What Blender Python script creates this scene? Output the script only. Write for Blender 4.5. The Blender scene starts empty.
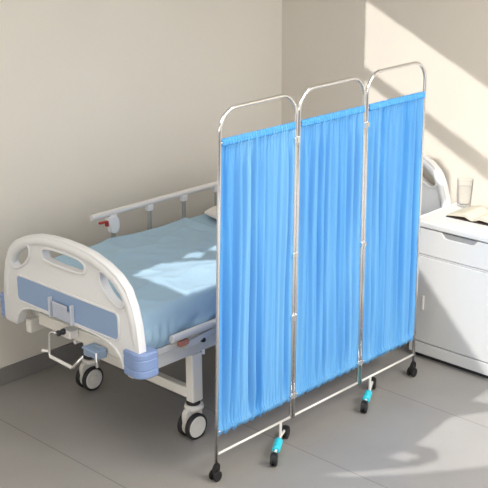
import bpy, bmesh, math, random
from mathutils import Vector, Matrix, noise
from mathutils.geometry import tessellate_polygon
random.seed(7)
S = bpy.context.scene
COL = S.collection
# ------------------------------------------------------------------ camera, world, sun, exposure
cd = bpy.data.cameras.new('camera'); cam = bpy.data.objects.new('camera', cd); COL.objects.link(cam)
cd.sensor_width = 36; cd.lens = 1111.34 / 488 * 36; cd.clip_end = 100
ya, pi_, ro = .8045, -.3192, -.0071
fw = Vector((math.sin(ya)*math.cos(pi_), math.cos(ya)*math.cos(pi_), math.sin(pi_)))
rt = Vector((math.cos(ya), -math.sin(ya), 0)); up = rt.cross(fw)
r2 = rt*math.cos(ro) + up*math.sin(ro); u2 = -rt*math.sin(ro) + up*math.cos(ro)
m = Matrix((r2, u2, -fw)).transposed().to_4x4(); m.translation = Vector((-5.195, -4.6604, 2.5539))
cam.matrix_world = m
S.camera = cam
S.cycles.transparent_max_bounces = 32
w = bpy.data.worlds.new('world'); S.world = w; w.use_nodes = True
bg = w.node_tree.nodes['Background']; bg.inputs[1].default_value = 2.05
# ambient world; bright and dark noise patches invented for tube reflections, dark below floor
wt = w.node_tree; tcw = wt.nodes.new('ShaderNodeTexCoord'); nw = wt.nodes.new('ShaderNodeTexNoise'); nw.inputs['Scale'].default_value = 2.6; nw.inputs['Detail'].default_value = 1
rw = wt.nodes.new('ShaderNodeValToRGB'); rw.color_ramp.elements[0].position = .40; rw.color_ramp.elements[1].position = .56
rw.color_ramp.elements[0].color = (.38, .37, .36, 1); rw.color_ramp.elements[1].color = (1.5, 1.48, 1.44, 1)
sx = wt.nodes.new('ShaderNodeSeparateXYZ'); gt = wt.nodes.new('ShaderNodeMapRange'); gt.inputs['From Min'].default_value = -.08; gt.inputs['From Max'].default_value = .02
gt.inputs['To Min'].default_value = .12; mw = wt.nodes.new('ShaderNodeMix'); mw.data_type = 'RGBA'; mw.blend_type = 'MULTIPLY'; mw.inputs[0].default_value = 1
wt.links.new(tcw.outputs['Generated'], nw.inputs['Vector']); wt.links.new(nw.outputs['Fac'], rw.inputs[0]); wt.links.new(tcw.outputs['Generated'], sx.inputs[0]); wt.links.new(sx.outputs['Z'], gt.inputs['Value'])
wt.links.new(rw.outputs[0], mw.inputs[6]); wt.links.new(gt.outputs[0], mw.inputs[7]); wt.links.new(mw.outputs[2], bg.inputs[0])
SLOPE, KY = 1.15, .68
sd = bpy.data.lights.new('sun', 'SUN'); sun = bpy.data.objects.new('sun', sd); COL.objects.link(sun)
sd.energy = 3.9; sd.angle = math.radians(.45); sd.color = (1, .99, .97)
sun.location = (-7, -1.5, 5)
sun.rotation_euler = Vector((1, KY, -SLOPE)).to_track_quat('-Z', 'Y').to_euler()
ad = bpy.data.lights.new('added_fill_light', 'AREA'); al = bpy.data.objects.new('added_fill_light', ad); COL.objects.link(al)  # unseen fill lamp, added to brighten the room from the right front
ad.shape = 'RECTANGLE'; ad.size = 1.8; ad.size_y = 1.2; ad.energy = 145; ad.color = (1, .97, .93)
al.location = (-.9, -4.1, 2.85); al.rotation_euler = Vector((.15, .35, -1)).to_track_quat('-Z', 'Y').to_euler()
ad2 = bpy.data.lights.new('added_fill_light', 'AREA'); al2 = bpy.data.objects.new('added_fill_light', ad2); COL.objects.link(al2)  # second unseen fill lamp, added to lift the dim bed corner
ad2.shape = 'RECTANGLE'; ad2.size = 1.6; ad2.size_y = 1.2; ad2.energy = 30; ad2.color = (1, .985, .96)
al2.location = (-3.0, -1.9, 2.85); al2.rotation_euler = Vector((.35, .15, -1)).to_track_quat('-Z', 'Y').to_euler()
S.view_settings.view_transform = 'Standard'; S.view_settings.look = 'None'
S.view_settings.gamma = 1; S.view_settings.use_curve_mapping = False; S.view_settings.exposure = 0

# ------------------------------------------------------------------ materials
def srgb(r, g, b):
    f = lambda c: (c/255)/12.92 if c <= 10 else (((c/255)+.055)/1.055)**2.4
    return (f(r), f(g), f(b), 1)
def mat(name, col, rough=.5, metal=0, nz=0, nscale=30, bump=0, bscale=200, coat=0):
    m = bpy.data.materials.new(name); m.use_nodes = True; nt = m.node_tree; b = nt.nodes['Principled BSDF']
    b.inputs['Base Color'].default_value = col; b.inputs['Roughness'].default_value = rough; b.inputs['Metallic'].default_value = metal
    if coat: b.inputs['Coat Weight'].default_value = coat
    tc = nt.nodes.new('ShaderNodeTexCoord')
    if nz:
        n = nt.nodes.new('ShaderNodeTexNoise'); n.inputs['Scale'].default_value = nscale; n.inputs['Detail'].default_value = 4
        nt.links.new(tc.outputs['Object'], n.inputs['Vector'])
        mx = nt.nodes.new('ShaderNodeMix'); mx.data_type = 'RGBA'
        mx.inputs[6].default_value = tuple(c*(1-nz) for c in col[:3])+(1,); mx.inputs[7].default_value = tuple(min(1, c*(1+nz)) for c in col[:3])+(1,)
        nt.links.new(n.outputs['Fac'], mx.inputs[0]); nt.links.new(mx.outputs[2], b.inputs['Base Color'])
    if bump:
        n2 = nt.nodes.new('ShaderNodeTexNoise'); n2.inputs['Scale'].default_value = bscale; n2.inputs['Detail'].default_value = 3
        nt.links.new(tc.outputs['Object'], n2.inputs['Vector'])
        bp = nt.nodes.new('ShaderNodeBump'); bp.inputs['Strength'].default_value = bump; bp.inputs['Distance'].default_value = .01
        nt.links.new(n2.outputs['Fac'], bp.inputs['Height']); nt.links.new(bp.outputs[0], b.inputs['Normal'])
    return m
M = {}
M['wall'] = mat('wall_paint', srgb(216, 210, 199), .9, nz=.02, nscale=3, bump=.06, bscale=120)
M['wallr'] = mat('wall_paint_right', srgb(214, 206, 194), .9, nz=.02, nscale=3, bump=.06, bscale=120)
M['base'] = mat('baseboard_grey', srgb(122, 119, 116), .6, nz=.04)
M['ceil'] = mat('sun_mask_ceiling_paint', srgb(235, 232, 226), .9)
M['plastic'] = mat('white_plastic', srgb(226, 226, 226), .35, nz=.01)
M['steel'] = mat('white_steel', srgb(226, 222, 214), .4, nz=.02)
M['bluep'] = mat('blue_grey_panel', srgb(142, 166, 200), .45, nz=.03)
M['bumper'] = mat('blue_bumper', srgb(130, 152, 194), .4)
M['rubber'] = mat('black_rubber', srgb(32, 31, 31), .6)
M['wheel'] = mat('wheel_grey', srgb(214, 211, 204), .45)
M['chrome'] = mat('chrome', (.86, .86, .87, 1), .12, 1)
M['alu'] = mat('satin_aluminium', srgb(226, 222, 218), .35, .1)
M['post'] = mat('grey_post_metal', srgb(172, 170, 166), .4, .3)
M['red'] = mat('red_plastic', srgb(170, 50, 42), .5)
M['copper'] = mat('reddish_brown_plastic', srgb(184, 122, 104), .5)
M['dark'] = mat('dark_metal', srgb(60, 60, 64), .4, .6)
M['greysteel'] = mat('blue_grey_steel', srgb(150, 172, 200), .35, .2)
M['sheet'] = mat('blue_sheet', srgb(164, 193, 212), .9, nz=.04, nscale=14, bump=.25, bscale=9)
M['pillow'] = mat('white_cotton', srgb(226, 220, 214), .95, bump=.15, bscale=20)
M['cab'] = mat('cabinet_white', srgb(198, 198, 197), .42, nz=.008)
M['cabin'] = mat('cabinet_recess_shade', srgb(140, 140, 140), .5)  # grey paints in the shade inside the white drawer's grip
M['paper'] = mat('book_paper', srgb(186, 181, 166), .9, nz=.02, nscale=60)
M['cover'] = mat('dark_book_cover', srgb(50, 40, 36), .6)
M['pageedge'] = M['paper']
M['card'] = mat('pale_card', srgb(206, 210, 218), .6, nz=.08, nscale=40)
M['teal'] = mat('teal_sleeve', srgb(50, 200, 222), .45)
M['black'] = mat('black_plastic', srgb(20, 20, 22), .45)
M['whiterod'] = mat('white_rod', srgb(236, 234, 230), .3, .2)
# floor: broad grey tiles with thin seams
def floor_mat():
    m = bpy.data.materials.new('grey_floor'); m.use_nodes = True; nt = m.node_tree; b = nt.nodes['Principled BSDF']
    tc = nt.nodes.new('ShaderNodeTexCoord'); br = nt.nodes.new('ShaderNodeTexBrick')
    mp = nt.nodes.new('ShaderNodeMapping'); mp.inputs['Location'].default_value = (FLX, FLY, 0)
    nt.links.new(tc.outputs['Object'], mp.inputs['Vector']); nt.links.new(mp.outputs[0], br.inputs['Vector'])
    br.offset = 0; br.inputs['Scale'].default_value = 1; br.inputs['Brick Width'].default_value = .787; br.inputs['Row Height'].default_value = 20
    br.inputs['Mortar Size'].default_value = .003; br.inputs['Mortar Smooth'].default_value = .3
    br.inputs['Color1'].default_value = srgb(*FC); br.inputs['Color2'].default_value = srgb(FC[0]+2, FC[1]+2, FC[2]+1); br.inputs['Mortar'].default_value = srgb(118, 115, 112)
    n = nt.nodes.new('ShaderNodeTexNoise'); n.inputs['Scale'].default_value = 2.2; n.inputs['Detail'].default_value = 6
    nt.links.new(tc.outputs['Object'], n.inputs['Vector'])
    rp = nt.nodes.new('ShaderNodeValToRGB'); rp.color_ramp.elements[0].color = (.93, .93, .93, 1); rp.color_ramp.elements[1].color = (1.06, 1.06, 1.06, 1)
    rp.color_ramp.elements[0].position = .3; rp.color_ramp.elements[1].position = .7
    nt.links.new(n.outputs['Fac'], rp.inputs[0])
    mx = nt.nodes.new('ShaderNodeMix'); mx.data_type = 'RGBA'; mx.blend_type = 'MULTIPLY'; mx.inputs[0].default_value = 1
    nt.links.new(br.outputs['Color'], mx.inputs[6]); nt.links.new(rp.outputs[0], mx.inputs[7]); nt.links.new(mx.outputs[2], b.inputs['Base Color'])
    b.inputs['Roughness'].default_value = .42
    b.inputs['Specular IOR Level'].default_value = .35
    return m
FLX, FLY, FC = .093, 10, (146, 143, 140)
M['floor'] = floor_mat()
def curtain_mat():
    m = bpy.data.materials.new('blue_curtain_fabric'); m.use_nodes = True; nt = m.node_tree
    for n in list(nt.nodes): nt.nodes.remove(n)
    out = nt.nodes.new('ShaderNodeOutputMaterial'); d = nt.nodes.new('ShaderNodeBsdfPrincipled'); t = nt.nodes.new('ShaderNodeBsdfTranslucent'); mx = nt.nodes.new('ShaderNodeMixShader')
    tc = nt.nodes.new('ShaderNodeTexCoord'); mp = nt.nodes.new('ShaderNodeMapping'); mp.inputs['Scale'].default_value = (11, 2, .3)
    n = nt.nodes.new('ShaderNodeTexNoise'); n.inputs['Scale'].default_value = 1; n.inputs['Detail'].default_value = 3
    nt.links.new(tc.outputs['Object'], mp.inputs[0]); nt.links.new(mp.outputs[0], n.inputs['Vector'])
    c = nt.nodes.new('ShaderNodeValToRGB'); c.color_ramp.elements[0].color = srgb(94, 180, 244); c.color_ramp.elements[1].color = srgb(138, 207, 252)
    c.color_ramp.elements[0].position = .3; c.color_ramp.elements[1].position = .7
    nt.links.new(n.outputs['Fac'], c.inputs[0])
    d.inputs['Roughness'].default_value = .55; d.inputs['Sheen Weight'].default_value = .1
    nt.links.new(c.outputs[0], d.inputs['Base Color']); nt.links.new(c.outputs[0], t.inputs['Color'])
    mx.inputs[0].default_value = .3
    nt.links.new(d.outputs[0], mx.inputs[1]); nt.links.new(t.outputs[0], mx.inputs[2]); nt.links.new(mx.outputs[0], out.inputs[0])
    return m
M['curtain'] = curtain_mat()
M['hem'] = mat('doubled_curtain_fabric', srgb(82, 166, 236), .7, nz=.16, nscale=60)
def clear_mat(name, col, blend, edge=1.0):
    """thin clear material: mostly see-through, with mirror glints growing towards its edges"""
    m = bpy.data.materials.new(name); m.use_nodes = True; nt = m.node_tree
    for n in list(nt.nodes): nt.nodes.remove(n)
    out = nt.nodes.new('ShaderNodeOutputMaterial'); t = nt.nodes.new('ShaderNodeBsdfTransparent'); g = nt.nodes.new('ShaderNodeBsdfGlossy'); mx = nt.nodes.new('ShaderNodeMixShader')
    lw = nt.nodes.new('ShaderNodeLayerWeight'); lw.inputs['Blend'].default_value = .5
    pw = nt.nodes.new('ShaderNodeMath'); pw.operation = 'POWER'; pw.inputs[1].default_value = 3.5
    ml = nt.nodes.new('ShaderNodeMath'); ml.operation = 'MULTIPLY'; ml.inputs[1].default_value = blend
    nt.links.new(lw.outputs['Facing'], pw.inputs[0]); nt.links.new(pw.outputs[0], ml.inputs[0])
    t.inputs['Color'].default_value = col; g.inputs['Roughness'].default_value = .05; g.inputs['Color'].default_value = (.8, .82, .84, 1)
    cx = nt.nodes.new('ShaderNodeMix'); cx.data_type = 'RGBA'; cx.inputs[6].default_value = col; cx.inputs[7].default_value = tuple(c*edge for c in col[:3])+(1,)
    nt.links.new(pw.outputs[0], cx.inputs[0]); nt.links.new(cx.outputs[2], t.inputs['Color'])
    nt.links.new(ml.outputs[0], mx.inputs[0]); nt.links.new(t.outputs[0], mx.inputs[1]); nt.links.new(g.outputs[0], mx.inputs[2]); nt.links.new(mx.outputs[0], out.inputs[0])
    return m
M['glass'] = clear_mat('clear_glass', (.993, .994, .995, 1), .35, .45)
M['water'] = clear_mat('water', (.995, .997, .998, 1), .1, .9)
M['acrylic'] = clear_mat('clear_acrylic', (.95, .96, .98, 1), .5)

# ------------------------------------------------------------------ helpers
def link(name, bm, m, parent=None, smooth=False, bevel=0, seg=2, sub=0, solid=0):
    bmesh.ops.recalc_face_normals(bm, faces=bm.faces[:])
    me = bpy.data.meshes.new(name); bm.to_mesh(me); bm.free()
    me.materials.append(m)
    o = bpy.data.objects.new(name, me); COL.objects.link(o)
    if parent: o.parent = parent
    if smooth: me.shade_smooth() if hasattr(me, 'shade_smooth') else None
    if solid:
        md = o.modifiers.new('solid', 'SOLIDIFY'); md.thickness = solid; md.offset = 0
    if bevel:
        md = o.modifiers.new('bevel', 'BEVEL'); md.width = bevel; md.segments = seg; md.limit_method = 'ANGLE'; md.angle_limit = math.radians(40); md.harden_normals = False
    if sub:
        md = o.modifiers.new('sub', 'SUBSURF'); md.levels = sub; md.render_levels = sub
    return o
def box(bm, x0, x1, y0, y1, z0, z1):
    vs = [bm.verts.new((x, y, z)) for x in (x0, x1) for y in (y0, y1) for z in (z0, z1)]
    for f in ((0,1,3,2), (4,6,7,5), (0,4,5,1), (2,3,7,6), (0,2,6,4), (1,5,7,3)): bm.faces.new([vs[i] for i in f])
    return vs
def tube(bm, pts, r, n=12, caps=True, flat=None):
    """sweep a circle (or oval: flat=(rx, rz) in side/up) along pts"""
    pts = [Vector(p) for p in pts]; rings = []
    prev = None
    for i, p in enumerate(pts):
        if i == 0: t = pts[1]-pts[0]
        elif i == len(pts)-1: t = pts[-1]-pts[-2]
        else: t = (pts[i+1]-p).normalized() + (p-pts[i-1]).normalized()
        t.normalize()
        if prev is None:
            a = Vector((0, 0, 1)) if abs(t.z) < .9 else Vector((0, 1, 0))
            u = t.cross(a).normalized()
        else:
            u = (prev - t*prev.dot(t)).normalized()
        prev = u; v = t.cross(u)
        rr = r[i] if isinstance(r, (list, tuple)) else r
        fx, fz = flat if flat else (rr, rr)
        rings.append([bm.verts.new(p + u*math.cos(2*math.pi*k/n)*fx + v*math.sin(2*math.pi*k/n)*fz) for k in range(n)])
    for a, b in zip(rings, rings[1:]):
        for k in range(n): bm.faces.new((a[k], a[(k+1)%n], b[(k+1)%n], b[k]))
    if caps: bm.faces.new(rings[0]); bm.faces.new(rings[-1])
def lathe(bm, prof, c, axis='z', n=32):
    """prof: list (r, h) around axis through c"""
    rings = []
    for r, h in prof:
        ring = []
        for k in range(n):
            a = 2*math.pi*k/n; x, y = r*math.cos(a), r*math.sin(a)
            P = {'z': (x, y, h), 'y': (x, h, y), 'x': (h, x, y)}[axis]
            ring.append(bm.verts.new(Vector(c)+Vector(P)))
        rings.append(ring)
    for a, b in zip(rings, rings[1:]):
        for k in range(n): bm.faces.new((a[k], a[(k+1)%n], b[(k+1)%n], b[k]))
    if prof[0][0] > 1e-6: bm.faces.new(rings[0])
    if prof[-1][0] > 1e-6: bm.faces.new(rings[-1])
def smoothpoly(pts, it=2):
    for _ in range(it):
        q = []
        for i in range(len(pts)):
            a, b = pts[i], pts[(i+1) % len(pts)]
            q += [(a[0]*.75+b[0]*.25, a[1]*.75+b[1]*.25), (a[0]*.25+b[0]*.75, a[1]*.25+b[1]*.75)]
        pts = q
    return pts
def rrect(y0, y1, z0, z1, r, n=5):
    out = []
    for cx, cy, a0 in ((y1-r, z1-r, 0), (y0+r, z1-r, 90), (y0+r, z0+r, 180), (y1-r, z0+r, 270)):
        for k in range(n+1):
            a = math.radians(a0+90*k/n); out.append((cx+r*math.cos(a), cy+r*math.sin(a)))
    return out
def plate(bm, loops, x0, x1, f=None):
    """extrude a polygon with holes given in (y,z) from x0 to x1"""
    f = f or (lambda x, y, z: (x, y, z))
    tris = tessellate_polygon([[Vector((y, z, 0)) for y, z in lp] for lp in loops])
    flatpts = [p for lp in loops for p in lp]
    A = [bm.verts.new(f(x0, *p)) for p in flatpts]; B = [bm.verts.new(f(x1, *p)) for p in flatpts]
    for t in tris:
        try: bm.faces.new([A[i] for i in t]); bm.faces.new([B[i] for i in reversed(t)])
        except ValueError: pass
    k = 0
    for lp in loops:
        n = len(lp)
        for i in range(n):
            j = (i+1) % n; bm.faces.new((A[k+i], A[k+j], B[k+j], B[k+i]))
        k += n
def thing(name, label, cat, loc=(0, 0, 0), group=None):
    o = bpy.data.objects.new(name, None); COL.objects.link(o); o.location = loc; o.empty_display_size = .1
    tag(o, label, cat, group); return o
def tag(o, label, cat, group=None):
    o['label'] = label; o['category'] = cat
    if group: o['group'] = group
def struct(o): o['kind'] = 'structure'; return o
def arcpath(a, corner, b, r, n=8):
    """points a .. rounded corner .. b"""
    a, c, b = Vector(a), Vector(corner), Vector(b)
    d1 = (a-c).normalized(); d2 = (b-c).normalized()
    th = d1.angle(d2); t = r/math.tan(th/2)
    p, q = c+d1*t, c+d2*t
    cen = c + (d1+d2).normalized()*(r/math.sin(th/2))
    v1, v2 = p-cen, q-cen; ax = v1.cross(v2).normalized(); ang = v1.angle(v2)
    return [cen + Matrix.Rotation(ang*k/n, 3, ax) @ v1 for k in range(n+1)]

# ------------------------------------------------------------------ room shell
bm = bmesh.new(); box(bm, -9, .1, -7, .1, -.05, 0); struct(link('floor', bm, M['floor']))
bm = bmesh.new(); box(bm, -9, .1, 0, .1, 0, 2.9); struct(link('wall_left', bm, M['wall']))
bm = bmesh.new(); box(bm, 0, .1, -7, 0, 0, 2.9); struct(link('wall_right', bm, M['wallr']))
bm = bmesh.new(); box(bm, -9, -.012, -.012, 0, 0, .095); struct(link('baseboard_left', bm, M['base'], bevel=.003))
bm = bmesh.new(); box(bm, -.012, 0, -7, -.012, 0, .095); struct(link('baseboard_right', bm, M['base'], bevel=.003))
# unseen slab overhead, added to mask the sun; openings cut to shape its patches
CZ = 2.9
def inpoly(x, y, P):
    c = False; j = len(P)-1
    for i in range(len(P)):
        if (P[i][1] > y) != (P[j][1] > y) and x < (P[j][0]-P[i][0])*(y-P[i][1])/(P[j][1]-P[i][1])+P[i][0]: c = not c
        j = i
    return c
def drop(z): return (CZ-z)/SLOPE
cabpoly = [(-1.20, .80), (-1.33, .58), (-1.408, .506), (-1.83, .067), (-1.885, 0), (-2.2, 0), (-2.2, .80)]
floorpoly = [(-.736, -2.057), (-.911, -1.950), (-1.254, -1.990), (-1.235, -2.095), (-1.310, -2.150), (-1.43, -2.115), (-1.771, -1.85), (-1.70, -1.95), (-1.50, -2.13), (-1.224, -2.33), (-.8, -2.6), (-.5, -2.4)]
blob = [(-1.445, -1.965), (-1.352, -1.985), (-1.335, -2.068), (-1.421, -2.050)]
blob2 = [(-.675, -1.925), (-.529, -1.920), (-.43, -1.98), (-.659, -2.012)]
bedpoly = [(-1.958, -.80), (-1.75, -.762), (-1.54, -.935), (-1.30, -1.05), (-1.40, -1.16), (-1.945, -1.16)]
bedblob = [(-1.63, -.797), (-1.554, -.772), (-1.485, -.821), (-1.562, -.862)]
bedblob2 = [(-1.445, -.802), (-1.359, -.772), (-1.28, -.80), (-1.39, -.90)]
def is_open(xc, yc):
    t = (-1.53-yc)/KY; xs, zs = xc+t, CZ-SLOPE*t
    if t > 0 and -2.16 < xs < -.66 and .2 < zs < 1.56: return False    # would only fall on the curtains
    # on the right wall, x = 0
    t = -xc; z = CZ - SLOPE*t; y = yc + KY*t
    if -2.3 < y < -.652 and z < 1.874 + .482*(y+.643):
        b1 = 1.49 + .475*(y+.657); b0 = 1.405 + .515*(y+.657)
        if z > b1: return True
        if z > .80 and z < b0:
            if y < -1.285: return True
            if z > 1.03 - max(0, -1.2-y)*.9: return True
            if -1.25 < y < -1.18 and .83 < z < .91: return True
    # cabinet front, x = -.43, and its top
    t = -.43-xc; z = CZ - SLOPE*t; y = yc + KY*t
    if 0 < z <= .80 and inpoly(y, z, cabpoly): return True
    t = drop(.8); x = xc+t; y = yc+KY*t
    if -.5 < x < .05 and -2.3 < y < -1.3: return True
    # mattress
    t = drop(.745); x = xc+t; y = yc+KY*t
    if any(inpoly(x, y, P) for P in (bedpoly, bedblob, bedblob2)): return True
    # floor
    t = drop(0); x = xc+t; y = yc+KY*t
    if inpoly(x, y, floorpoly) or inpoly(x, y, blob) or inpoly(x, y, blob2): return True
    return False
bm = bmesh.new()
gx0, gx1, gy0, gy1, st = -4.4, -.5, -4.4, -.4, .01
nx, ny = round((gx1-gx0)/st), round((gy1-gy0)/st)
cache = {}
def gv(i, j):
    if (i, j) not in cache: cache[(i, j)] = bm.verts.new((gx0+i*st, gy0+j*st, CZ))
    return cache[(i, j)]
for i in range(nx):
    j = 0
    while j < ny:
        if is_open(gx0+(i+.5)*st, gy0+(j+.5)*st): j += 1; continue
        k = j
        while k < ny and not is_open(gx0+(i+.5)*st, gy0+(k+.5)*st): k += 1
        bm.faces.new((gv(i, j), gv(i+1, j), gv(i+1, k), gv(i, k)))
        j = k
def q(x0, x1, y0, y1): bm.faces.new([bm.verts.new(p) for p in ((x0, y0, CZ), (x1, y0, CZ), (x1, y1, CZ), (x0, y1, CZ))])
q(-9, .1, gy1, .1); q(-9, gx0, gy0, gy1); q(gx1, .1, gy0, gy1); q(-9, .1, -5.6, gy0)
struct(link('sun_mask_ceiling', bm, M['ceil']))

# ------------------------------------------------------------------ hospital bed
bed = thing('hospital_bed', 'white steel hospital bed with blue-panelled end boards standing along the left wall', 'bed', (-1.2, -.79, 0))
def bl(name, bm, m, parent=None, **k):
    """link a bed piece: geometry is written in world coordinates"""
    p = parent or bed
    o = link(name, bm, m, p, **k)
    off = Vector((0, 0, 0)); a = p
    while a: off += Vector(a.location); a = a.parent
    o.location = -off
    return o
YC = -.79
half = [(0, 1.0), (.1, .997), (.2, .985), (.3, .957), (.375, .922), (.43, .875), (.468, .80), (.49, .72), (.503, .62), (.505, .50), (.495, .485), (.41, .483), (.395, .50), (.375, .54), (.345, .572), (.29, .592), (.2, .602), (0, .604)]
def mirror(h, yc, dz=0): return [(yc-a, b+dz) for a, b in h] + [(yc+a, b+dz) for a, b in reversed(h[1:-1] if h[0][0] == 0 else h)]
def board(x0, x1, dz, name, face, lowery=None):
    out = mirror(half, YC, dz)
    slot = [(YC+a, b+dz) for a, b in smoothpoly([(-.16, .90), (-.155, .932), (-.08, .945), (.08, .945), (.155, .932), (.16, .90), (.145, .872), (-.145, .872)], 2)]
    hole = [(.255, .88), (.262, .928), (.33, .918), (.38, .892), (.415, .855), (.42, .81), (.40, .780), (.365, .785), (.315, .81), (.28, .84)]
    hr = [(YC-a, b+dz) for a, b in smoothpoly(hole, 2)]; hl = [(YC+a, b+dz) for a, b in smoothpoly(hole, 2)]
    bm = bmesh.new(); plate(bm, [out, slot, hr, hl], x0+.008, x1)
    xm = (x0+x1)/2
    # round tubular rim over the arch and down both sides
    rim = [(.476, .60), (.475, .64), (.463, .72), (.441, .80), (.403, .86), (.352, .90), (.285, .930), (.2, .955), (.1, .969), (0, .973)]
    pts = [(xm, YC-a, b+dz) for a, b in rim] + [(xm, YC+a, b+dz) for a, b in reversed(rim[:-1])]
    tube(bm, pts, [.016, .022]+[.026]*(len(pts)-4)+[.022, .016], 12)
    # raised lips: round the slot, the holes, the panel and the lower edge
    s = -1 if face < 0 else 1
    xf = x0+.006 if face < 0 else x1-.006
    pz = -.08 if dz else 0; pan = rrect(YC-.376, YC+.376, .622+pz, .752+pz, .025)
    for lp, rr in ((slot, .006), (hr, .006), (hl, .006), (pan, .006)):
        P = [(xf, a, b) for a, b in lp]; tube(bm, P+P[:2], rr, 8, caps=False)
    low = [(.40, .50), (.378, .548), (.345, .580), (.29, .600), (.2, .611), (0, .613)]
    P = [(xf, YC-a, b+dz) for a, b in low] + [(xf, YC+a, b+dz) for a, b in reversed(low[:-1])]; tube(bm, P, .006, 8)
    o = bl(name, bm, M['plastic'], smooth=True, bevel=.006)
    for p in o.data.polygons: p.use_smooth = True
    bm = bmesh.new(); plate(bm, [rrect(YC-.372, YC+.372, .626+pz, .748+pz, .022)], xf-.004, xf+.004)
    bl('blue_panel', bm, M['bluep'], parent=o)['label'] = 'slate blue inset panel'
    return o
YC += .02; fb = board(-2.342, -2.292, 0, 'footboard', -1); YC -= .02
YC -= .03; hb = board(-.075, -.025, .09, 'headboard', -1); YC += .03
def bumper(x0, x1, yi, yo, z0, z1, parent, r=.035):
    s = 1 if yo > yi else -1
    bm = bmesh.new(); n = 8
    # outline in xy with two rounded outer corners
    pts = [(x1, yi), (x0+.006, yi)]
    pts += [(x0+r-r*math.cos(math.radians(90*k/n)), yo - s*r + s*r*math.sin(math.radians(90*k/n))) for k in range(n+1)]
    pts += [(x1-.02+.02*math.sin(math.radians(90*k/n)), yo - s*.02 + s*.02*math.cos(math.radians(90*k/n))) for k in range(n+1)]
    zs = [(z0, -.006), (z0+.008, 0), (z0+.036, 0), (z0+.039, -.003), (z0+.042, 0), (z1-.034, 0), (z1-.031, -.003), (z1-.028, 0), (z1-.006, 0), (z1, -.005)]
    cx, cy = (x0+x1)/2, (yi+yo)/2; rings = []
    for z, d in zs:
        rings.append([bm.verts.new((x+(d if x > cx else -d), y+(s*d if (y-cy)*s > 0 else -s*d), z)) for x, y in pts])
    for a, b in zip(rings, rings[1:]):
        for k in range(len(pts)): bm.faces.new((a[k], a[(k+1) % len(pts)], b[(k+1) % len(pts)], b[k]))
    bm.faces.new(rings[0]); bm.faces.new(rings[-1])
    bl('corner_bumper', bm, M['bumper'], parent=parent, bevel=.002)['label'] = 'periwinkle blue plastic corner bumper'
for s in (-1, 1):
    if s < 0: bumper(-2.352, -2.240, YC-.39, YC-.512, .478, .598, fb, .055)
    else: bumper(-2.330, -2.245, YC+.50, YC+.585, .486, .606, fb, .03)
    bumper(-.105, -.018, YC-.015+s*.40, YC-.015+s*.52, .482, .605, hb)
# card holder on the foot board
bm = bmesh.new(); box(bm, -2.358, -2.355, -.835, -.672, .622, .690); box(bm, -2.358, -2.342, -.835, -.672, .618, .622)
ch = bl('card_holder', bm, M['acrylic'], parent=fb, bevel=.0008)
ch['label'] = 'clear plastic card pocket'
for y in (-.672, -.835):
    bm = bmesh.new(); box(bm, -2.362, -2.342, y-.004, y+.004, .616, .712); bl('card_holder_rib', bm, M['card'], parent=fb, bevel=.001)
bm = bmesh.new(); box(bm, -2.3535, -2.3525, -.80, -.69, .624, .697); box(bm, -2.3545, -2.3538, -.83, -.74, .624, .672); bl('name_card', bm, M['card'], parent=fb)['label'] = 'pale blank card slips'
# frame
for y in (YC-.365, YC+.40):
    bm = bmesh.new(); box(bm, -2.29, -.08, y-.02, y+.02, .432, .502); bl('side_beam', bm, M['steel'], bevel=.006)
for x in (-2.27, -.13):
    bm = bmesh.new(); box(bm, x-.02, x+.03, YC-.385, YC+.31, .502, .562); bl('end_beam', bm, M['steel'], bevel=.006)
bm = bmesh.new(); box(bm, -2.24, -.12, YC-.40, YC+.44, .505, .535); bl('mattress_base', bm, M['steel'], bevel=.006)
for x in (-1.905, -.45):
    bm = bmesh.new(); box(bm, x-.045, x-.005, YC-.36, YC+.40, .212, .262); bl('cross_bar', bm, M['steel'], bevel=.005)
    for y in (YC-.37, YC+.41):
        bm = bmesh.new(); box(bm, x-.034, x+.034, y-.025, y+.025, .185, .434); bl('leg', bm, M['steel'], bevel=.008)
        cs = bpy.data.objects.new('caster', None); COL.objects.link(cs); cs.parent = bed; cs.location = Vector((x-.01, y, 0)) - bed.location
        bm = bmesh.new(); lathe(bm, [(.030, .172), (.034, .176), (.034, .184), (.030, .188)], (x-.01, y, 0), n=24)
        bl('caster_ring', bm, M['rubber'], parent=cs)
        bm = bmesh.new(); lathe(bm, [(.022, .148), (.046, .150), (.048, .158), (.044, .172), (.030, .174)], (x-.005, y, 0), n=24)
        # fork housing between the twin wheels
        prof = [(.0, .03), (.045, .045), (.06, .08), (.062, .12), (.055, .148), (.02, .157), (-.03, .157), (-.05, .135), (-.045, .08), (-.03, .05)]
        prof = [(x-.025+a, b) for a, b in smoothpoly(prof, 2)]
        plate(bm, [prof], y-.014, y+.014, f=lambda u, a, b: (a, u, b))
        bl('caster_fork', bm, M['wheel'], parent=cs, bevel=.004)
        for s in (-1, 1):
            yc = y+s*.027
            bm = bmesh.new(); R = .065
            lathe(bm, [(R-.013, -.012), (R-.004, -.013), (R, -.008), (R, .008), (R-.004, .013), (R-.013, .012)], (x-.02, yc, R), 'y', 40)
            wh = bl('wheel', bm, M['rubber'], parent=cs, bevel=.001); wh['label'] = 'black tyred twin wheel'
            bm = bmesh.new()
            lathe(bm, [(.0001, -.016), (.020, -.0165), (.024, -.0145), (.048, -.0155), (R-.012, -.012), (R-.012, .012), (.048, .0155), (.024, .0145), (.020, .0165), (.0001, .016)], (x-.02, yc, R), 'y', 40)
            bl('hub_cap', bm, M['wheel'], parent=wh)
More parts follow.
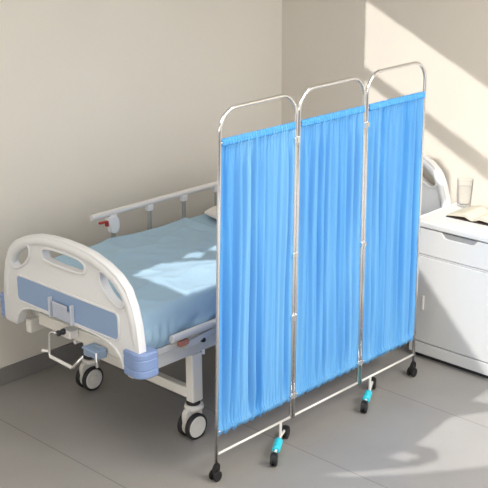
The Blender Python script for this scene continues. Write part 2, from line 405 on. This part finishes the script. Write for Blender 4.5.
# side guards
def guard(y, zbar, x0, x1, posts, zp0, raised, name='side_rail'):
    bm = bmesh.new(); tube(bm, [(x0, y, zbar), (x0+.006, y, zbar), (x1-.006, y, zbar), (x1, y, zbar)], .02, 16, flat=(.013, .017) if raised else (.015, .019))
    g = bl(name, bm, M['alu'], smooth=True); g['label'] = 'raised side rail' if raised else 'lowered side rail'
    for p in g.data.polygons: p.use_smooth = len(p.vertices) == 4
    return g
g = guard(-.305, .893, -1.80, -.32, [], .5, True)
for i, x in enumerate((-1.66, -1.405, -1.15, -.895, -.64, -.40)):
    bm = bmesh.new(); box(bm, x-.011, x+.011, -.312, -.298, .50, .88)
    bl('rail_post', bm, M['post'], parent=g, bevel=.003)
    bm = bmesh.new(); box(bm, x-.02, x+.02, -.318, -.292, .848, .882); bl('rail_clip', bm, M['plastic'], parent=g, bevel=.004)
bm = bmesh.new(); plate(bm, [smoothpoly([(-1.71, .876), (-1.63, .876), (-1.63, .784), (-1.685, .784), (-1.69, .82)], 1)], -.326, -.290, f=lambda u, a, b: (a, u, b))
lk = bl('rail_lock', bm, M['plastic'], parent=g, bevel=.004)
bm = bmesh.new(); box(bm, -1.755, -1.70, -.322, -.302, .850, .860); box(bm, -1.713, -1.70, -.322, -.302, .828, .855); bl('release_lever', bm, M['red'], parent=g, bevel=.003)['label'] = 'red release lever'
g2 = guard(-1.212, .572, -2.09, -.5, [], .5, False)
bm = bmesh.new(); box(bm, -2.045, -1.99, -1.224, -1.201, .522, .548); bl('rail_lever', bm, M['copper'], parent=g2, bevel=.003)['label'] = 'reddish brown lever under the rail end'
for x in (-1.97, -1.62, -1.27, -.92, -.6):
    # folded posts lie slanted just under the bar
    bm = bmesh.new()
    plate(bm, [[(x-.03, .507), (x+.02, .500), (x+.26, .545), (x+.26, .560), (x+.0, .530)]], -1.210, -1.1985, f=lambda u, a, b: (a, u, b))
    bl('rail_post', bm, M['alu'], parent=g2, bevel=.002)
bm = bmesh.new(); box(bm, -1.985, -1.83, -1.198, -1.175, .484, .528); bl('rail_bracket', bm, M['steel'], parent=g2, bevel=.006)
bm = bmesh.new(); lathe(bm, [(.0001, -.016), (.010, -.016), (.012, -.012), (.012, 0)], (-1.885, -1.198, .505), 'y', 16); bl('rail_knob', bm, M['dark'], parent=g2)['label'] = 'dark round knob'
bm = bmesh.new(); lathe(bm, [(.0001, -.010), (.007, -.010), (.008, 0)], (-1.925, -1.198, .512), 'y', 12); bl('rail_knob', bm, M['dark'], parent=g2)
bm = bmesh.new(); tube(bm, [(-1.86, -1.178, .445), (-1.86, -1.178, .418)], .009, 10); bl('rail_stop', bm, M['plastic'], parent=g2)
# cranks under the foot board
bm = bmesh.new(); box(bm, -2.345, -2.295, -.80, -.735, .530, .568); cr = bl('crank_mount', bm, M['alu'], bevel=.004)
bm = bmesh.new(); lathe(bm, [(.0001, -.03), (.013, -.03), (.015, -.024), (.011, -.010), (.015, 0), (.015, .01)], (-2.352, -.755, .560), 'x', 16); bl('crank_pivot', bm, M['dark'], parent=cr)['label'] = 'dark pivot knob'
path = [(-2.375, -.755, .560)] + arcpath((-2.375, -.755, .560), (-2.385, -.700, .555), (-2.39, -.692, .44), .022, 5) + arcpath((-2.39, -.697, .55), (-2.39, -.692, .432), (-2.39, -.87, .425), .014, 5) + arcpath((-2.39, -.692, .432), (-2.39, -.868, .425), (-2.385, -.935, .50), .018, 5) + [(-2.38, -.935, .50)]
bm = bmesh.new(); tube(bm, path, .0062, 10); chd = bl('crank_handle', bm, M['chrome'], parent=cr, smooth=True); chd['label'] = 'chrome bent crank handle'
bm = bmesh.new(); tube(bm, [(-2.39, -.70, .432), (-2.39, -.858, .4255)], .0085, 12); bl('crank_grip', bm, M['whiterod'], parent=cr)
bm = bmesh.new(); tube(bm, [(-2.39, -.692, .455), (-2.40, -.655, .452)], [.005, .008], 10); bl('crank_knob', bm, M['whiterod'], parent=cr)
bm = bmesh.new(); box(bm, -2.352, -2.295, -1.005, -.905, .490, .535); cm = bl('crank_mount', bm, M['greysteel'], bevel=.006); cm['label'] = 'pale blue-grey crank housing'
bm = bmesh.new(); tube(bm, [(-2.358, -.91, .530), (-2.358, -1.0, .527)], .0065, 10); bl('crank_handle', bm, M['greysteel'], parent=cm)
bm = bmesh.new(); tube(bm, [(-2.358, -1.005, .53), (-2.364, -1.012, .49), (-2.360, -1.008, .462)], .006, 10); bl('crank_arm', bm, M['chrome'], parent=cm)
for x0, x1 in ((-2.25, -.9),):
    for y in (-.76, -.955):
        bm = bmesh.new(); tube(bm, [(x0-.04, y, .49), (x1, y, .49)], .011, 10); bl('crank_shaft', bm, M['alu'])

# ------------------------------------------------------------------ mattress under its blue sheet
X0, X1, Y0, Y1 = -2.235, -.155, -1.176, -.335
mt = thing('mattress', 'mattress under a pale blue sheet, lying on the white hospital bed', 'mattress', (-1.2, -.76, .535))
bm = bmesh.new()
NX, NY = 150, 80
def fold(x, y):
    v = Vector((x*1.3, y*2.2, 3.1)); n = noise.noise(v)*.011 + noise.noise(Vector((x*3.2+y*2.5, y*4.5-x, 1)))*.009 + noise.noise(Vector((x*7+y*3, y*8-x*2, 4)))*.0035
    n += (1-abs(noise.noise(Vector((x*2.1-y*1.5, x*1.2+y*3.1, 7)))))**6*.014
    n += (1-abs(noise.noise(Vector((x*3.7+y*1.1, x*.7+y*5.1, 17)))))**10*.010
    k = min(1, max(.1, (-1.2-x)/.15)); return n*k
grid = []
T = 0.055
for i in range(NX+1):
    u = i/NX; row = []
    for j in range(-16, NY+17):
        v = j/NY
        x = X0 + (X1-X0)*u
        ztop = .715 + .055*min(1, max(0, v))
        # end rounding in x
        ex = min(u*(X1-X0), (1-u)*(X1-X0)); endd = 0
        if ex < T: endd = (T - math.sqrt(max(0, T*T-(T-ex)**2)))
        if 0 <= v <= 1:
            y = Y0 + (Y1-Y0)*v; ey = min(y-Y0, Y1-y); d = 0
            if ey < T: d = T - math.sqrt(max(0, T*T-(T-ey)**2))
            z = ztop - max(d, endd) + fold(x, y)*(1 if ey > .02 else .6)
            yy = y
        else:
            k = (-j if v < 0 else j-NY)/16
            zt = ztop - T; z = zt - (zt-.537)*k
            w_ = math.sin(k*math.pi*.9)
            wr = noise.noise(Vector((x*9, k*1.5, 5)))*.014*w_ + noise.noise(Vector((x*19+k*2, k*2.0, 9)))*.007*w_ + .008*w_
            if x < -2.0: wr += (math.sin((x+k*.03)*120+1)*.011 + .012)*w_*min(1, (-2.0-x)/.1)
            yy = max(Y0 - wr, -1.195 - .032*min(1, max(0, (-2.105-x)/.02))) if v < 0 else (Y1 + wr*.3)
            z -= endd*(1-k)
        row.append(bm.verts.new((x+1.2, yy+.76, z-.535)))
    grid.append(row)
for a, b in zip(grid, grid[1:]):
    for k in range(len(a)-1): bm.faces.new((a[k], b[k], b[k+1], a[k+1]))
# close ends and the bottom
def capend(row): bm.faces.new(row)
capend(grid[0]); capend(grid[-1])
for a, b in zip(grid, grid[1:]): bm.faces.new((a[0], a[-1], b[-1], b[0]))
sh = link('sheet', bm, M['sheet'], mt)
for p in sh.data.polygons: p.use_smooth = True
# turned-down sheet fold in front of the pillow
bm = bmesh.new()
rows = []
for i in range(41):
    v = i/40; y = -.365 - v*.77; row = []; ed = max(0, T-(Y1-y)); dn = T - math.sqrt(max(0, T*T-ed*ed))
    for k in range(15):
        a = k/14
        r = .021 + .007*noise.noise(Vector((y*6, 2, 3)))
        x = -1.31 + .015*noise.noise(Vector((y*4, 0, 8))) + .11*a
        z = .744 - .053*v - dn + math.sin(min(1, a*1.8)*math.pi*.55)*r*.9 + .010*noise.noise(Vector((x*8, y*7, 1))) + .012*a
        if k == 0: z -= .012
        row.append(bm.verts.new((x+1.2, y+.76, z-.535)))
    rows.append(row)
for a, b in zip(rows, rows[1:]):
    for k in range(14): bm.faces.new((a[k], a[k+1], b[k+1], b[k]))
o = link('sheet_fold', bm, M['sheet'], mt, solid=.008)
for p in o.data.polygons: p.use_smooth = True
# pillow
def pillow(cx, cy, cz, L, W, H, rot=0):
    bm = bmesh.new(); n = 28; top = []; bot = []
    for i in range(n+1):
        a = []; b = []
        for j in range(n+1):
            u, v = 2*i/n-1, 2*j/n-1
            h = (max(0, 1-abs(u)**2.6)*max(0, 1-abs(v)**2.6))**.42
            k = 1 - .05*(u*u*v*v); sx = 1-.05*(1-v*v)*0
            x, y = u*L/2*k, v*W/2*k
            wr = .006*noise.noise(Vector((u*3, v*3, 2)))
            a.append(bm.verts.new((x, y, h*(H*.62)+wr*h+H*.38)))
            b.append(a[-1] if i in (0, n) or j in (0, n) else bm.verts.new((x, y, H*.38-h*H*.38)))
        top.append(a); bot.append(b)
    for i in range(n):
        for j in range(n):
            bm.faces.new((top[i][j], top[i+1][j], top[i+1][j+1], top[i][j+1]))
            try: bm.faces.new((bot[i][j], bot[i][j+1], bot[i+1][j+1], bot[i+1][j]))
            except ValueError: pass
    o = link('pillow', bm, M['pillow'])
    for p in o.data.polygons: p.use_smooth = True
    o.location = (cx, cy, cz); o.rotation_euler = (0, 0, rot)
    return o
pl = pillow(-.87, -.70, .7535, .56, .56, .085)
pl.rotation_euler = (.0655, 0, 0)
tag(pl, 'white pillow at the head of the blue-sheeted bed', 'pillow')

# ------------------------------------------------------------------ folding screen
SY = -1.53
scr = thing('folding_screen', 'three-panel folding privacy screen with bright blue curtains in a chrome tube frame', 'screen', (-1.38, SY, 0))
def sl(name, bm, m, parent=None, **k):
    p = parent or scr; o = link(name, bm, m, p, **k)
    off = Vector((0, 0, 0)); a = p
    while a: off += Vector(a.location); a = a.parent
    o.location = -off
    return o
RT = .0083
ZB = .125
panels = [((-2.128, -2.078), (-1.634, -1.610), 1.665), ((-1.614, -1.590), (-1.121, -1.132), 1.678), ((-1.101, -1.112), (-.643, -.650), 1.690)]
ztop = 1.66
for idx, ((la, lb), (ra, rb), zt) in enumerate(panels):
    def xl(z): return la + (lb-la)*(z-ZB)/(zt-ZB)
    def xr(z): return ra + (rb-ra)*(z-ZB)/(zt-ZB)
    zs0 = .06 if idx == 0 else ZB-.01; zs1 = .06 if idx == 2 else ZB-.01
    A = (xl(zs0), SY, zs0); TL = (lb, SY, zt-.004); TR = (rb, SY, zt+.004); B = (xr(zs1), SY, zs1)
    pts = [A, (xl(.8), SY, .8)] + arcpath(A, TL, TR, .095, 10) + arcpath(TL, TR, B, .095, 10) + [(xr(.8), SY, .8), B]
    bm = bmesh.new(); tube(bm, pts, RT, 14)
    fr = sl('panel_frame', bm, M['chrome'])
    for p in fr.data.polygons: p.use_smooth = len(p.vertices) == 4
    # rods
    for z, nm in ((1.525, 'curtain_rod'), (.232, 'curtain_rod'), (ZB, 'bottom_rail')):
        bm = bmesh.new(); tube(bm, [(xl(z), SY, z), (xr(z), SY, z)], .006 if nm == 'bottom_rail' else .004, 10)
        sl(nm, bm, M['whiterod'] if nm == 'bottom_rail' else M['chrome'], parent=fr, smooth=True)
    # curtain: gathered on both rods
    bm = bmesh.new(); NX, NZ = 260, 60
    ph = idx*11.3; rows = []
    x_off = .0075
    for j in range(NZ+1):
        t = j/NZ; z = .212 + (1.543-.212)*t
        a, b = xl(z)+x_off, xr(z)-x_off
        row = []
        for i in range(NX+1):
            s = i/NX
            # pleats drift sideways a little along their length
            ss = s + .035*noise.noise(Vector((s*3+ph, z*1.3, 2)))*math.sin(math.pi*t)
            deep = .011*noise.noise(Vector((ss*7+ph, z*.35, 4))) + .017*math.sin(ss*2*math.pi*8 + 2.6*noise.noise(Vector((ss*4+ph, z*.5, 6))))*(.45+.55*abs(noise.noise(Vector((ss*3+ph, z*1.2, 9)))*2))
            fine = .0028*math.sin(ss*2*math.pi*17+ph+3*noise.noise(Vector((ss*6, z*.6, ph))))
            e = min(1, min(t, 1-t)*9)
            gath = .0035*math.sin(s*2*math.pi*37+3*noise.noise(Vector((s*9+ph, 3, 1))))
            y = SY + deep*(.25+.75*e) + fine*(.5+.5*e) + gath*(1-e)
            dz = 0
            if j == NZ: dz = .005*noise.noise(Vector((s*40+ph, 1, 1)))
            if j == 0: dz = .010*noise.noise(Vector((s*26+ph, 5, 1)))
            if abs(z-1.525) < .014 or abs(z-.232) < .012: y = SY + (y-SY)*.25 - .0085
            ew = min(1, s*14, (1-s)*14); y = SY + (y-SY)*ew
            row.append(bm.verts.new((a+(b-a)*s, y, z+dz)))
        rows.append(row)
    for r0, r1 in zip(rows, rows[1:]):
        for i in range(NX): bm.faces.new((r0[i], r0[i+1], r1[i+1], r1[i]))
    hb_ = bmesh.new(); hr = []
    for z, dy in ((1.512, -.0075), (1.518, -.0088), (1.525, -.0092), (1.533, -.0082), (1.543, -.0055)):
        rw_ = []; a, b = xl(z)+.0095, xr(z)-.0095
        for i in range(NX+1):
            s = i/NX
            y = SY + dy + .0020*math.sin(s*2*math.pi*29+4*noise.noise(Vector((s*8+ph, 3, 1)))) + .002*noise.noise(Vector((s*50+ph, z*40, 1)))
            rw_.append(hb_.verts.new((a+(b-a)*s, y, z+.003*noise.noise(Vector((s*40+ph, 1, 1))))))
        hr.append(rw_)
    for r0, r1 in zip(hr, hr[1:]):
        for i in range(NX): hb_.faces.new((r0[i], r0[i+1], r1[i+1], r1[i]))
    cu = sl('curtain', bm, M['curtain'], solid=.0008)
    hm = sl('curtain_header', hb_, M['hem'], parent=cu, solid=.0008); hm['label'] = 'deeper blue gathered rod pocket'
    for p in hm.data.polygons: p.use_smooth = True
    cu['label'] = 'bright sky-blue pleated curtain'
    for p in cu.data.polygons: p.use_smooth = True
# hinges between the frames
for (x, z) in ((-1.613, 1.462), (-1.618, .93), (-1.624, .63), (-1.118, 1.45), (-1.116, .86), (-1.113, .235), (-1.622, .235)):
    bm = bmesh.new(); box(bm, x-.018, x+.018, SY-.012, SY+.012, z-.012, z+.012); tube(bm, [(x, SY-.012, z-.016), (x, SY-.012, z+.016)], .004, 8)
    sl('hinge', bm, M['chrome'], bevel=.003)
# end casters, black twin wheels
def small_caster(x, y, lean):
    cs = bpy.data.objects.new('end_caster', None); COL.objects.link(cs); cs.parent = scr; cs.location = Vector((x, y, 0))-scr.location
    bm = bmesh.new(); tube(bm, [(x, y, .10), (x, y, .066)], .006, 10); sl('caster_stem', bm, M['whiterod'], parent=cs)
    bm = bmesh.new(); pr = smoothpoly([(-.026, .026), (-.018, .060), (.002, .084), (.014, .080), (.016, .05), (-.004, .018)], 2)
    plate(bm, [[(x+a*lean, b) for a, b in pr]], y-.010, y+.010, f=lambda u, a, b: (a, u, b)); sl('caster_fork', bm, M['black'], parent=cs, bevel=.002)
    for s in (-1, 1):
        bm = bmesh.new(); R = .025
        lathe(bm, [(.0001, -.005), (R-.006, -.005), (R, -.003), (R, .003), (R-.006, .005), (.0001, .005)], (x-.007*lean, y+s*.0145, R), 'y', 24)
        sl('wheel', bm, M['black'], parent=cs)
small_caster(-2.130, SY, 1); small_caster(-.643, SY, 1)
# the two swivelling cross feet under the middle of the screen
def foot(xs, far, mid, near):
    ft = bpy.data.objects.new('cross_foot', None); COL.objects.link(ft); ft.parent = scr; ft.location = Vector((xs, SY, 0))-scr.location
    xs, ys = mid[0], SY
    bm = bmesh.new(); tube(bm, [(xs, SY, ZB), (xs, SY, .045)], .007, 10)
    sl('foot_stem', bm, M['whiterod'], parent=ft)
    N = Vector((near[0], near[1], .046)); Fp = Vector((far[0], far[1], .046)); C0 = Vector((xs, SY, .050))
    bm = bmesh.new(); tube(bm, [N, C0, Fp], .0065, 10); sl('foot_bar', bm, M['whiterod'], parent=ft)
    d = (N-C0); p0, p1 = C0+d*.22, C0+d*.70
    bm = bmesh.new(); u = d.normalized(); 
    tube(bm, [p0, p0+u*.004, p1-u*.004, p1], [.016, .0195, .0195, .016], 14); s_ = sl('foot_sleeve', bm, M['teal'], parent=ft); s_['label'] = 'turquoise plastic sleeve'
    for P, dirn in ((N, (N-C0).normalized()), (Fp, (Fp-C0).normalized())):
        side = Vector((-dirn.y, dirn.x, 0)).normalized()
        for s in (-1, 1):
            bm = bmesh.new(); R = .031; n = 24; c = Vector((P.x, P.y, R)) + side*s*.0085
            rings = []
            dd = Vector((dirn.x, dirn.y, 0)).normalized()
            for rr, h in [(.0001, -.007), (R-.006, -.007), (R, -.004), (R, .004), (R-.006, .007), (.0001, .007)]:
                rings.append([bm.verts.new(c + side*h + dd*rr*math.cos(2*math.pi*k/n) + Vector((0, 0, 1))*rr*math.sin(2*math.pi*k/n)) for k in range(n)])
            for a, b in zip(rings, rings[1:]):
                for k in range(n): bm.faces.new((a[k], a[(k+1) % n], b[(k+1) % n], b[k]))
            sl('foot_wheel', bm, M['black'], parent=ft)
        cp = smoothpoly([(-.028, .03), (-.02, .062), (.01, .066), (.03, .045), (.026, .02), (0, .012), (-.02, .016)], 2); dd = Vector((dirn.x, dirn.y, 0)).normalized()
        bm = bmesh.new(); plate(bm, [cp], -.006, .006, f=lambda u, a, b: (P.x+side.x*u+dd.x*a, P.y+side.y*u+dd.y*a, b)); sl('foot_fork', bm, M['black'], parent=ft, bevel=.002)
foot(-1.70, (-1.628, -1.494), (-1.705, SY), (-1.862, -1.632))
foot(-1.02, (-.915, -1.470), (-1.020, SY), (-1.163, -1.606))

# ------------------------------------------------------------------ bedside cabinet
CX0, CX1, CY0, CY1, CH = -.43, -.015, -2.02, -1.345, .80
cab = thing('bedside_cabinet', 'white bedside cabinet with one drawer and a door, against the right wall', 'cabinet', (-.22, -1.68, 0))
def cl(name, bm, m, parent=None, **k):
    p = parent or cab; o = link(name, bm, m, p, **k)
    off = Vector((0, 0, 0)); a = p
    while a: off += Vector(a.location); a = a.parent
    o.location = -off
    return o
bm = bmesh.new(); box(bm, CX0+.012, CX1, CY0+.006, CY1-.006, .03, CH-.04); cl('body', bm, M['cab'], bevel=.004)
bm = bmesh.new(); box(bm, CX0+.03, CX1-.03, CY0+.03, CY1-.03, 0, .03); cl('plinth', bm, M['dark'])
# worktop with a raised rim along the sides
bm = bmesh.new(); box(bm, CX0-.008, CX1+.0, CY0, CY1, CH-.038, CH-.004); cl('cabinet_top', bm, M['cab'], bevel=.008, seg=3)
bm = bmesh.new(); box(bm, CX0-.004, CX1, CY1-.012, CY1-.001, CH-.008, CH+.002); cl('top_rim', bm, M['cab'], bevel=.002)
bm = bmesh.new(); box(bm, CX0-.004, CX1, CY0+.001, CY0+.012, CH-.008, CH+.002); cl('top_rim', bm, M['cab'], bevel=.002)
# drawer front with a scooped handle
zd0, zd1 = .612, CH-.044
yc = -1.638; hw = .112
bm = bmesh.new()
outer = [(CY1-.004, zd1), (CY0+.004, zd1), (CY0+.004, zd0), (CY1-.004, zd0)]
notch = [(yc+hw, zd1-.001), (yc-hw, zd1-.001), (yc-hw+.02, zd1-.018), (yc-hw+.035, zd1-.021), (yc+hw-.035, zd1-.021), (yc+hw-.02, zd1-.018)]
ol = [(CY0+.004, zd0), (CY1-.004, zd0), (CY1-.004, zd1), (yc+hw, zd1), (yc+hw-.022, zd1-.026), (yc+hw-.04, zd1-.030), (yc-hw+.04, zd1-.030), (yc-hw+.022, zd1-.026), (yc-hw, zd1), (CY0+.004, zd1)]
plate(bm, [ol], CX0-.002, CX0+.012)
dr = cl('drawer', bm, M['cab'], bevel=.002)
bm = bmesh.new(); box(bm, CX0+.006, CX0+.011, yc-hw, yc+hw, zd1-.034, zd1); cl('handle_recess', bm, M['cabin'], parent=dr)['label'] = 'shallow recessed grip with its shade painted grey'
# door with moulded border
bm = bmesh.new(); box(bm, CX0-.002, CX0+.012, CY0+.004, CY1-.004, .105, .598)
dor = cl('door', bm, M['cab'], bevel=.003)
bm = bmesh.new(); box(bm, CX0-.007, CX0-.001, CY1-.094, CY1-.081, .295, .375); cl('door_catch', bm, M['pillow'], parent=dor, bevel=.002)['label'] = 'small beige upright tab'
bm = bmesh.new(); box(bm, CX0+.0, CX0+.012, CY0+.004, CY1-.004, .030, .098); cl('base_panel', bm, M['cab'], bevel=.004)
bm = bmesh.new(); box(bm, CX0+.0, CX0+.012, CY0+.004, CY1-.004, .588+.013, .609); cl('front_rail', bm, M['cab'])

# ------------------------------------------------------------------ glass of water
GX, GY, GZ = -.045, -1.412, CH-.003
gl = thing('drinking_glass', 'clear fluted glass tumbler of water beside the open book on the white cabinet', 'glass', (GX, GY, GZ))
bm = bmesh.new(); n = 60; H = .155
prof_o = [(.0001, 0), (.031, 0), (.035, .003), (.0365, .012), (.0395, .06), (.0425, .115), (.0445, .150), (.0448, H)]
prof_i = [(.0430, H), (.0420, .150), (.0398, .115), (.0365, .06), (.0330, .020), (.028, .013), (.0001, .012)]
rings = []
for k_, (r, h) in enumerate(prof_o+prof_i):
    ring = []
    for k in range(n):
        a = 2*math.pi*k/n
        fl = 1 + (.022*math.cos(a*12) if k_ < len(prof_o) and .006 < h < .118 else 0)
        ring.append(bm.verts.new((r*fl*math.cos(a), r*fl*math.sin(a), h)))
    rings.append(ring)
for a, b in zip(rings, rings[1:]):
    for k in range(n): bm.faces.new((a[k], a[(k+1) % n], b[(k+1) % n], b[k]))
o = link('tumbler', bm, M['glass'], gl)
for p in o.data.polygons: p.use_smooth = True
bm = bmesh.new(); lathe(bm, [(.0001, .0125), (.0279, .0132), (.0329, .0202), (.0364, .06), (.0396, .113), (.0001, .113)], (0, 0, 0), n=48)
o = link('water', bm, M['water'], gl)
for p in o.data.polygons: p.use_smooth = True

# ------------------------------------------------------------------ open book
bk = thing('open_book', 'open book with cream pages lying on the white cabinet beside the glass', 'book', (-.172, -1.605, CH-.0038))
bk.rotation_euler = (0, 0, math.radians(0))
def bookpages(side):
    """one half of the open book, spine at y = 0, leaves run away from it"""
    bm = bmesh.new(); NXs, NYs = 10, 18; Lh, Wd = .20, .150
    top = []; bot = []
    for i in range(NXs+1):
        a = []; b = []
        for j in range(NYs+1):
            u, v = i/NXs, j/NYs
            z = .006 + .033*math.sin(min(1, v*2.6)*math.pi/2)*(1-.80*max(0, (v-.25)/.75)**1.3)
            a.append(bm.verts.new((u*Lh-.5*Lh, side*v*Wd, z))); b.append(bm.verts.new((u*Lh-.5*Lh, side*v*(Wd-.0), .005 + .42*(z-.006)*min(1, v*4))))
        top.append(a); bot.append(b)
    for i in range(NXs):
        for j in range(NYs):
            bm.faces.new((top[i][j], top[i+1][j], top[i+1][j+1], top[i][j+1])); bm.faces.new((bot[i][j], bot[i][j+1], bot[i+1][j+1], bot[i+1][j]))
    for i in range(NXs):
        for j in (0, NYs): bm.faces.new((top[i][j], top[i+1][j], bot[i+1][j], bot[i][j]))
    for j in range(NYs):
        for i in (0, NXs): bm.faces.new((top[i][j], top[i][j+1], bot[i][j+1], bot[i][j]))
    o = link('page_block', bm, M['paper'], bk)
    for p in o.data.polygons: p.use_smooth = abs(p.normal.z) > .5
bookpages(1); bookpages(-1)
bm = bmesh.new(); box(bm, -.105, .105, -.157, .157, 0, .005); link('book_cover', bm, M['cover'], bk, bevel=.001)['label'] = 'dark thin cover'
bk.rotation_euler = (0, 0, math.radians(2))
